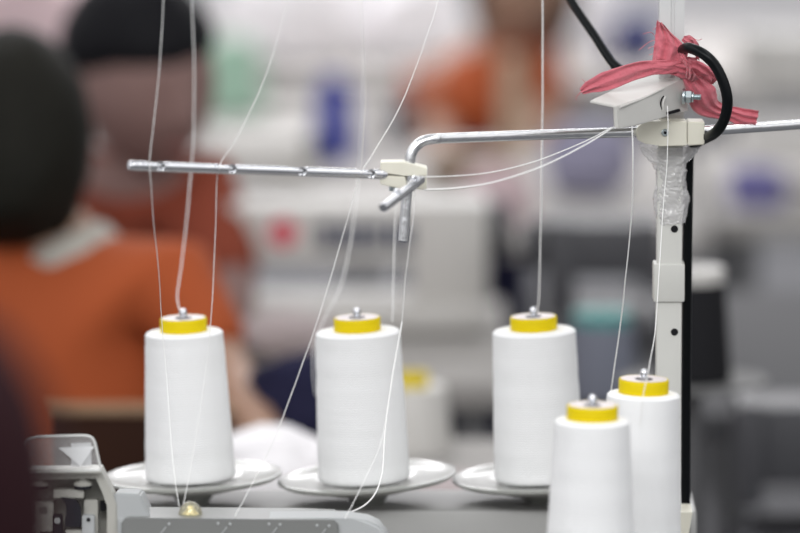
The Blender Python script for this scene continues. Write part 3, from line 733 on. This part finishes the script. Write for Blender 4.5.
def person(label, J, look, up, hs, skinm, shirtm, trousm, hairm, sleeve=.45, bun=False, short=False, collar=None, face=True, legs=True):
    """J: joints in world space: pelvis, chest, neck, head, shR, elR, haR, shL, elL, haL (+knR, ftR, knL, ftL)"""
    t = thing('person', label, 'person', Vector((J['pelvis'].x, J['pelvis'].y, 0)), None)
    pts = []; ed = []
    def add(p, r, par=None):
        pts.append((p, r)); 
        if par is not None: ed.append((par, len(pts) - 1))
        return len(pts) - 1
    pe = add(J['pelvis'], (.135, .11)); ab = add(lerp(J['pelvis'], J['chest'], .5), (.12, .095), pe); ch = add(J['chest'], (.145, .105), ab)
    nb = add(lerp(J['chest'], J['neck'], .8), (.085, .075), ch); nk = add(J['neck'], .052, nb); add(lerp(J['neck'], J['head'], .55), .050, nk)
    for s_ in 'RL':
        sh = add(J['sh' + s_], .056, nb); el = add(J['el' + s_], .040, sh); wr = add(lerp(J['el' + s_], J['ha' + s_], .82), .026, el)
        d = (J['ha' + s_] - J['el' + s_]).normalized(); pm = add(J['ha' + s_], (.040, .018), wr)
        sd = d.cross(Vector((0, 0, 1))).normalized()
        for q, (o_, ln) in enumerate(((-.030, .060), (-.010, .075), (.010, .078), (.030, .066))):
            a = add(J['ha' + s_] + sd * o_ + d * .03, .009, pm); add(J['ha' + s_] + sd * o_ * 1.15 + d * (.03 + ln) + Vector((0, 0, -.015)), .007, a)
        a = add(J['ha' + s_] - sd * .045 + d * .005, .010, pm); add(J['ha' + s_] - sd * .07 + d * .04, .008, a)
        if legs:
            hp = add(J['pelvis'] + (J['kn' + s_] - J['pelvis']) * .2, .095, pe); kn = add(J['kn' + s_], .058, hp); an = add(J['ft' + s_] + Vector((0, 0, .08)), .038, kn)
            add(J['ft' + s_] + (J['kn' + s_] - J['pelvis']).normalized() * Vector((.16, .16, 0)).length * .6 + Vector((0, 0, .03)), (.035, .025), an)
    body = skin_mesh('body', pts, ed, skinm, t)
    # clothing: slightly larger shells
    pts = []; ed = []
    pe = add(J['pelvis'] + Vector((0, 0, -.01)), (.150, .125)); ab = add(lerp(J['pelvis'], J['chest'], .5), (.138, .112), pe); ch = add(J['chest'], (.162, .122), ab)
    nb = add(lerp(J['chest'], J['neck'], .8), (.092, .082), ch)
    for s_ in 'RL':
        sh = add(J['sh' + s_], .070, nb); m1 = add(lerp(J['sh' + s_], J['el' + s_], .6 if sleeve < 1 else 1), .058, sh)
        if sleeve >= 1: add(lerp(J['el' + s_], J['ha' + s_], .8), .038, m1)
        else: add(lerp(J['sh' + s_], J['el' + s_], .9), .056, m1)
    skin_mesh('shirt', pts, ed, shirtm, t)
    if legs:
        pts = []; ed = []
        pe = add(J['pelvis'] + Vector((0, 0, -.03)), (.150, .122))
        for s_ in 'RL':
            hp = add(J['pelvis'] + (J['kn' + s_] - J['pelvis']) * .2, .105, pe); kn = add(J['kn' + s_], .070, hp); add(J['ft' + s_] + Vector((0, 0, .09)), .052, kn)
        skin_mesh('trousers', pts, ed, trousm, t)
        for s_ in 'RL':
            bm = new(); dd = (J['kn' + s_] - J['pelvis']); dd.z = 0; dd.normalize()
            M = Matrix.Translation(J['ft' + s_] + dd * .06 + Vector((0, 0, .04))) @ dd.to_track_quat('Y', 'Z').to_matrix().to_4x4() @ Matrix.Diagonal((.048, .135, .042, 1))
            bmesh.ops.create_icosphere(bm, subdivisions=3, radius=1, matrix=M); finish('shoe', bm, BLACKP, t, angle=180)
    if face: head_mesh('face', J['head'], look, up, hs, skinm, t)
    hair_mesh(J['head'] - Vector(look).normalized() * .012, look, up, hs * 1.06, hairm, t, bun=bun, short=short)
    if collar:
        bm = new(); d = (J['head'] - J['neck']).normalized()
        lathe(bm, [(.056, -.02), (.070, -.030), (.069, .0), (.060, .026), (.054, .024), (.056, -.02)], 28, axis_matrix(J['neck'], d)); finish('collar', bm, collar, t, angle=180)
    return t
V = Vector
# person A, seated with the back half turned
Y = 6.0
pn = P(70, 226, Y)
person('person in an orange shirt with a grey collar, back turned, at the far left',
       dict(pelvis=P(120, 560, Y - .05), chest=P(95, 365, Y), neck=P(72, 262, Y + .02), head=P(8, 143, Y + .06),
            shR=P(172, 285, Y - .04), elR=P(222, 375, Y - .12), haR=P(278, 458, 5.58), shL=P(-45, 285, Y + .1), elL=P(-90, 420, Y + .25), haL=P(20, 470, Y + .42),
            knR=P(185, 560, Y + .38), ftR=V((P(185, 560, Y).x, Y + .40, .0)), knL=P(60, 560, Y + .42), ftL=V((P(60, 560, Y).x, Y + .44, .0))),
       (-.25, .85, -.45), (0, .4, 1), .113, SKIN, SHIRT, DENIM, HAIRB, collar=COLLAR)
# person B facing the camera, head bent
Y = 6.75
person('person with black hair and russet shirt, head bowed, facing the camera',
       dict(pelvis=P(120, 430, Y + .2), chest=P(125, 265, Y + .08), neck=P(135, 160, Y), head=P(146, 82, Y - .05),
            shR=P(62, 182, Y), elR=P(35, 320, Y - .12), haR=P(120, 350, Y - .3), shL=P(198, 190, Y), elL=P(232, 300, Y - .1), haL=P(215, 345, Y - .3),
            knR=P(80, 450, Y - .3), ftR=V((P(80, 450, Y).x, Y - .3, 0)), knL=P(170, 450, Y - .3), ftL=V((P(170, 450, Y).x, Y - .3, 0))),
       (.50, -.78, -.25), (0.05, -.3, .95), .122, SKINSHADE, SHIRTD, DENIM, HAIR, short=True)
# person C far away, only the torso in view
Y = 9.6
person('distant person in an orange shirt near the top centre, only the torso showing',
       dict(pelvis=P(470, 175, Y), chest=P(474, 105, Y), neck=P(498, 50, Y), head=P(524, -18, Y - .05),
            shR=P(448, 78, Y), elR=P(436, 130, Y - .1), haR=P(440, 150, Y - .25), shL=P(536, 62, Y), elL=P(545, 120, Y - .1), haL=P(520, 150, Y - .25),
            knR=P(440, 200, Y - .35), ftR=V((P(440, 200, Y).x, Y - .35, 0)), knL=P(500, 200, Y - .35), ftL=V((P(500, 200, Y).x, Y - .35, 0))),
       (0, -.9, -.3), (0, 0, 1), .118, SKIN, SHIRT, DENIM, HAIR)
# near person at the left edge, arm only
Y = 1.9
person('person in dark maroon close to the camera, one blurred arm at left edge',
       dict(pelvis=V((P(-420, 400, Y).x, Y, .95)), chest=V((P(-420, 400, Y).x, Y, 1.28)), neck=V((P(-420, 400, Y).x, Y + .03, 1.50)), head=V((P(-420, 400, Y).x, Y + .06, 1.64)),
            shR=P(-20, 388, Y + .02), elR=V((P(-66, 400, Y).x, Y + .02, 1.14)), haR=V((P(-160, 400, Y).x, Y + .20, .98)), shL=P(-750, 400, Y), elL=V((P(-770, 400, Y).x, Y + .02, 1.14)), haL=V((P(-700, 400, Y).x, Y + .22, .98)),
            knR=V((P(-260, 400, Y).x, Y + .02, .5)), ftR=V((P(-260, 400, Y).x, Y, 0)), knL=V((P(-560, 400, Y).x, Y + .02, .5)), ftL=V((P(-560, 400, Y).x, Y, 0))),
       (.1, 1, -.2), (0, 0, 1), .110, SKIN, MAROON, DENIM, HAIR, sleeve=1)
# chair of person A
cx = P(130, 430, 5.72)
ch = thing('wooden_chair', 'dark brown wooden chair with a tan top edge behind the left thread cone', 'chair', V((cx.x, 5.95, 0)))
def cbox(name, x0, x1, y0, y1, z0, z1, m, par, bev=.004):
    bm = new(); box(bm, ((x0 + x1) / 2, (y0 + y1) / 2, (z0 + z1) / 2), (abs(x1 - x0), abs(y1 - y0), abs(z1 - z0)), bevel=bev); return finish(name, bm, m, par, angle=30)
xa, xb = P(48, 430, 5.72).x, P(232, 430, 5.72).x
zt, zm, zb = P(0, 404, 5.72).z, P(0, 411, 5.72).z, P(0, 520, 5.72).z
cbox('backrest', xa, xb, 5.70, 5.725, zb, zm, WOODD, ch); cbox('top_rail', xa - .005, xb + .005, 5.695, 5.73, zm, zt, TAN, ch)
cbox('seat', xa - .02, xb + .02, 5.74, 6.16, .44, .47, WOODD, ch)
for lx in (xa + .02, xb - .02):
    for ly in (5.715, 6.13): cbox('leg', lx - .018, lx + .018, ly - .018, ly + .018, 0, .445 if ly > 6 else zb + .05, WOODD, ch)
# tables
def table(label, x0, x1, y0, y1, z=.75, m=TABLE, group='sewing tables in the hall', th=.035):
    t = thing('sewing_table', label, 'table', V(((x0 + x1) / 2, (y0 + y1) / 2, 0)), group)
    cbox('tabletop', x0, x1, y0, y1, z - th, z, m, t)
    for a in (x0 + .05, x1 - .05):
        for b in (y0 + .05, y1 - .05): cbox('leg', a - .02, a + .02, b - .02, b + .02, 0, z - th, LEGM, t)
    return t
table('grey sewing table just behind the row of three spool plates', P(248, 480, 5.6).x, P(560, 480, 5.6).x, 5.0, 5.82, m=TABLE)
table('grey table under the large off-white sewing machine with the red badge', P(236, 330, 6.8).x, P(505, 330, 6.8).x, 6.25, 7.0, m=TABLE)
table('dark table at the right, behind the cream pole', P(540, 400, 6.6).x, P(900, 400, 6.6).x, 6.0, 7.1, m=TABLED)
table('long grey table across the middle distance', -.45, .48, 7.7, 8.85, m=TABLE)
table('pale table in the far right corner of the hall', -.0 + .50, 1.6, 7.9, 8.8, m=TABLE)
table('farthest grey table, under the heaps of white cloth', -1.4, 1.4, 9.85, 10.8, m=TABLE)
table('pale table behind the bowed black-haired person, carrying the mint cone', -.60, -.02, 9.05, 9.5, m=TABLE)
zt_ = P(200, 738, MY - .026).z
table('grey machine table at the bottom, carrying the overlock machine', P(-60, 500, 4.2).x, P(625, 500, 4.2).x, 3.80, 4.70, z=zt_ - .001, m=TABLE)
# heaps
def heap(name, label, cat, px, py, Y, wpx, hpx, m, seed, depth=.6, group=None, rest=.75):
    c = P(px, py, Y); s_ = S(Y, c.z); bm = new(); bmesh.ops.create_icosphere(bm, subdivisions=4, radius=1)
    hw, hh = wpx * s_ / 2, hpx * s_ / 2
    for v in bm.verts:
        n_ = 1 + .22 * noise.noise(v.co * 1.6 + V((seed, 0, 0))) + .10 * noise.noise(v.co * 4 + V((0, seed, 0)))
        q = V((math.copysign(abs(v.co.x) ** .8, v.co.x), v.co.y, math.copysign(abs(v.co.z) ** .75, v.co.z)))
        v.co = V((c.x + q.x * hw * n_, Y + q.y * hw * depth * n_, max(rest + .001, c.z + q.z * n_ * hh)))
    return tag(finish(name, bm, m, angle=180), label, cat, group)
heap('cloth_bundle', 'white cloth heap on the near table between the first two spool plates', 'cloth', 270, 478, 5.26, 170, 96, CLOTHW, 1)
heap('cloth_bundle', 'dusty pink cloth lying on the near table between the second and third plates', 'cloth', 440, 492, 5.30, 240, 30, CLOTHG, 2)
heap('cloth_bundle', 'dark navy cloth bundle behind the second thread cone', 'cloth', 300, 400, 5.74, 110, 90, DENIM, 3)
heap('cloth_bundle', 'pinkish grey folded cloth below the large off-white machine', 'cloth', 285, 335, 6.40, 100, 44, CLOTHG, 4)
# background machine with the badge
def machine(label, px0, px1, pyt, pyb, Y, m, group='sewing machines on the tables', wheel=True, flip=False, badge=False):
    a = P(px0, pyt, Y); b = P(px1, pyb, Y); L = b.x - a.x; H = a.z - b.z; z0 = b.z; x0 = a.x
    t = thing('sewing_machine', label, 'sewing machine', V(((a.x + b.x) / 2, Y, z0)), group)
    def bb(name, fx0, fx1, fz0, fz1, d, mm=m, par=t, bev=.012):
        if flip: fx0, fx1 = 1 - fx1, 1 - fx0
        return cbox(name, x0 + L * fx0, x0 + L * fx1, Y - d / 2, Y + d / 2, z0 + H * fz0, z0 + H * fz1, mm, par, bev)
    bb('bed', 0, 1, 0, .20, .20); bb('pillar', .74, 1, .18, 1, .13); ar = bb('arm', .03, .99, .50, .98, .12); bb('needle_head', 0, .16, .38, 1.0, .14)
    bb('needle_bar', .07, .09, .2, .40, .012, CHROME, bev=.002)
    if wheel:
        bm = new(); cyl(bm, (x0 + L * (1.0 if not flip else 0), Y, z0 + H * .74), (1 if not flip else -1, 0, 0), H * .22, .03, 28, .006); finish('hand_wheel', bm, MGREY, t)
    return t, ar, x0, L, z0, H
t, ar, x0, L, z0, H = machine('large off-white sewing machine with a red badge and slate lettering in mid distance', 195, 488, 196, 322, 6.75, MWHITE)
bm = new(); cyl(bm, (P(283, 233, 6.69).x, 6.692, P(283, 233, 6.69).z), (0, -1, 0), .019, .004, 24, .001); finish('red_badge', bm, REDP, ar)
for k, (u0, u1) in enumerate(((318, 336), (342, 362), (368, 384), (391, 412), (418, 436), (442, 456))):
    a = P(u0, 223, 6.686); b = P(u1, 250, 6.686)
    bm = new(); box(bm, ((a.x + b.x) / 2, 6.689, (a.z + b.z) / 2), (b.x - a.x, .004, a.z - b.z), bevel=.001)
    finish('badge_lettering', bm, SLATE, ar, angle=30)
machine('pale sewing machine on the long middle table, just left of the blue cone', 208, 308, 134, 199, 8.3, MWHITE)
machine('mid-grey sewing machine on the right table behind the loose hanging thread', 545, 660, 215, 330, 6.6, MGREY, flip=True)
machine('pale grey sewing machine at the upper right, beyond the red rag', 738, 880, 30, 150, 8.3, MWHITE)
machine('grey sewing machine low at the right edge of the picture', 735, 900, 395, 560, 5.9, MGREY)
# coloured thread cones further back
def far_cone(label, px, py, Y, wpx, hpx, m, cap=CAPTOP, capr=.55, name='thread_cone', plate=None):
    c = P(px, py, Y); s_ = S(Y, c.z); r, h = wpx * s_ / 2, hpx * s_; t = thing(name, label, 'thread cone', c - V((0, 0, h)), 'coloured thread cones in the background')
    b = c - V((0, 0, h))
    bm = new(); lathe(bm, [(0, 0), (r, 0), (r, .004), (r * .85, h - .008), (r * .80, h - .002), (0, h - .001)], 40, Matrix.Translation(b)); finish('thread_winding', bm, m, t)
    bm = new(); lathe(bm, [(r * .2, h - .004), (r * capr, h - .003), (r * capr, h + .014), (r * .2, h + .014)], 32, Matrix.Translation(b)); finish('core_tube', bm, cap, t)
    if plate:
        q = thing('spool_holder', plate, 'spool holder', b - V((0, 0, .03)))
        bm = new(); lathe(bm, [(0, -.003), (.07, -.003), (.085, .0), (.088, .001), (.088, -.004), (.05, -.010), (.012, -.020), (0, -.020)], 48, Matrix.Translation(b)); finish('spool_plate', bm, mat('dull_grey_plate', (.17, .17, .17), .7), q)
        bm = new(); cyl(bm, (b.x, b.y, .0), (0, 0, 1), .010, b.z - .015, 16); finish('post', bm, LEGM, q)
        bm = new(); cyl(bm, (b.x, b.y, 0), (0, 0, 1), .14, .02, 32, .005); finish('foot', bm, LEGM, q)
    return t
far_cone('mint green thread cone at the upper left, beside the bowed black-haired person', 232, 46, 9.3, 66, 66, MINT, MINT)
far_cone('deep blue thread cone at the top, left of the diagonal thread', 334, 84, 8.62, 40, 76, BLUE, BLUE)
far_cone('white thread cone with a yellow core, blurred between the second and third cones', 412, 384, 5.72, 82, 68, MWHITE, YEL, .40)
far_cone('blue-grey thread cone with a teal core, blurred beside the loose thread', 602, 322, 6.12, 76, 76, GREYTH, TEAL, .75)
far_cone('black thread cone with a pale core on a grey plate right of the pole', 694, 280, 5.5, 76, 100, BLKTH, MWHITE, .80, plate='grey spool holder with a round plate under the black thread cone')
# cloth and odds and ends
heap('cloth_bundle', 'brightest white cloth heap at the top, right of the mint cone', 'cloth', 292, 15, 10.15, 132, 120, CLOTHW, 11)
heap('cloth_bundle', 'tall white cloth heap at the top behind the blue cone', 'cloth', 414, 25, 10.2, 106, 110, CLOTHW, 12)
heap('cloth_bundle', 'pale cloth heap in the top left corner', 'cloth', 20, 25, 10.1, 150, 120, CLOTHP, 13)
heap('cloth_bundle', 'lilac grey cloth heap left of the pole, under the long guide rod', 'cloth', 590, 160, 8.15, 90, 76, CLOTHL, 14)
heap('cloth_bundle', 'pale pink cloth heap right of the large off-white machine', 'cloth', 495, 200, 7.85, 70, 70, CLOTHP, 15)
heap('cloth_bundle', 'brown cloth heap above the large off-white machine', 'cloth', 472, 168, 8.3, 90, 40, CLOTHB, 16)
heap('cloth_bundle', 'violet blue cloth right of the pole near the right edge', 'cloth', 757, 190, 8.02, 60, 50, CLOTHV, 17)

c = PZ(512, 152, .75)
bm = new(); lathe(bm, [(0, 0), (.022, 0), (.022, .17), (.017, .172), (.017, .160), (0, .160)], 32, Matrix.Translation(V((c.x, 8.72, .75))))
tag(finish('paper_roll', bm, mat('tan_paper', (.42, .31, .22), .8)), 'tan paper roll standing upright before the distant orange torso', 'paper roll')

heap('cloth_bundle', 'small white cloth heap at the top, left of the black cable', 'cloth', 590, 15, 10.3, 56, 86, CLOTHW, 18)
heap('cloth_bundle', 'navy cloth heap at the top, between the black cable and the pole', 'cloth', 636, 45, 10.15, 56, 60, mat('navy_cotton', (.05, .055, .14), .9), 19)
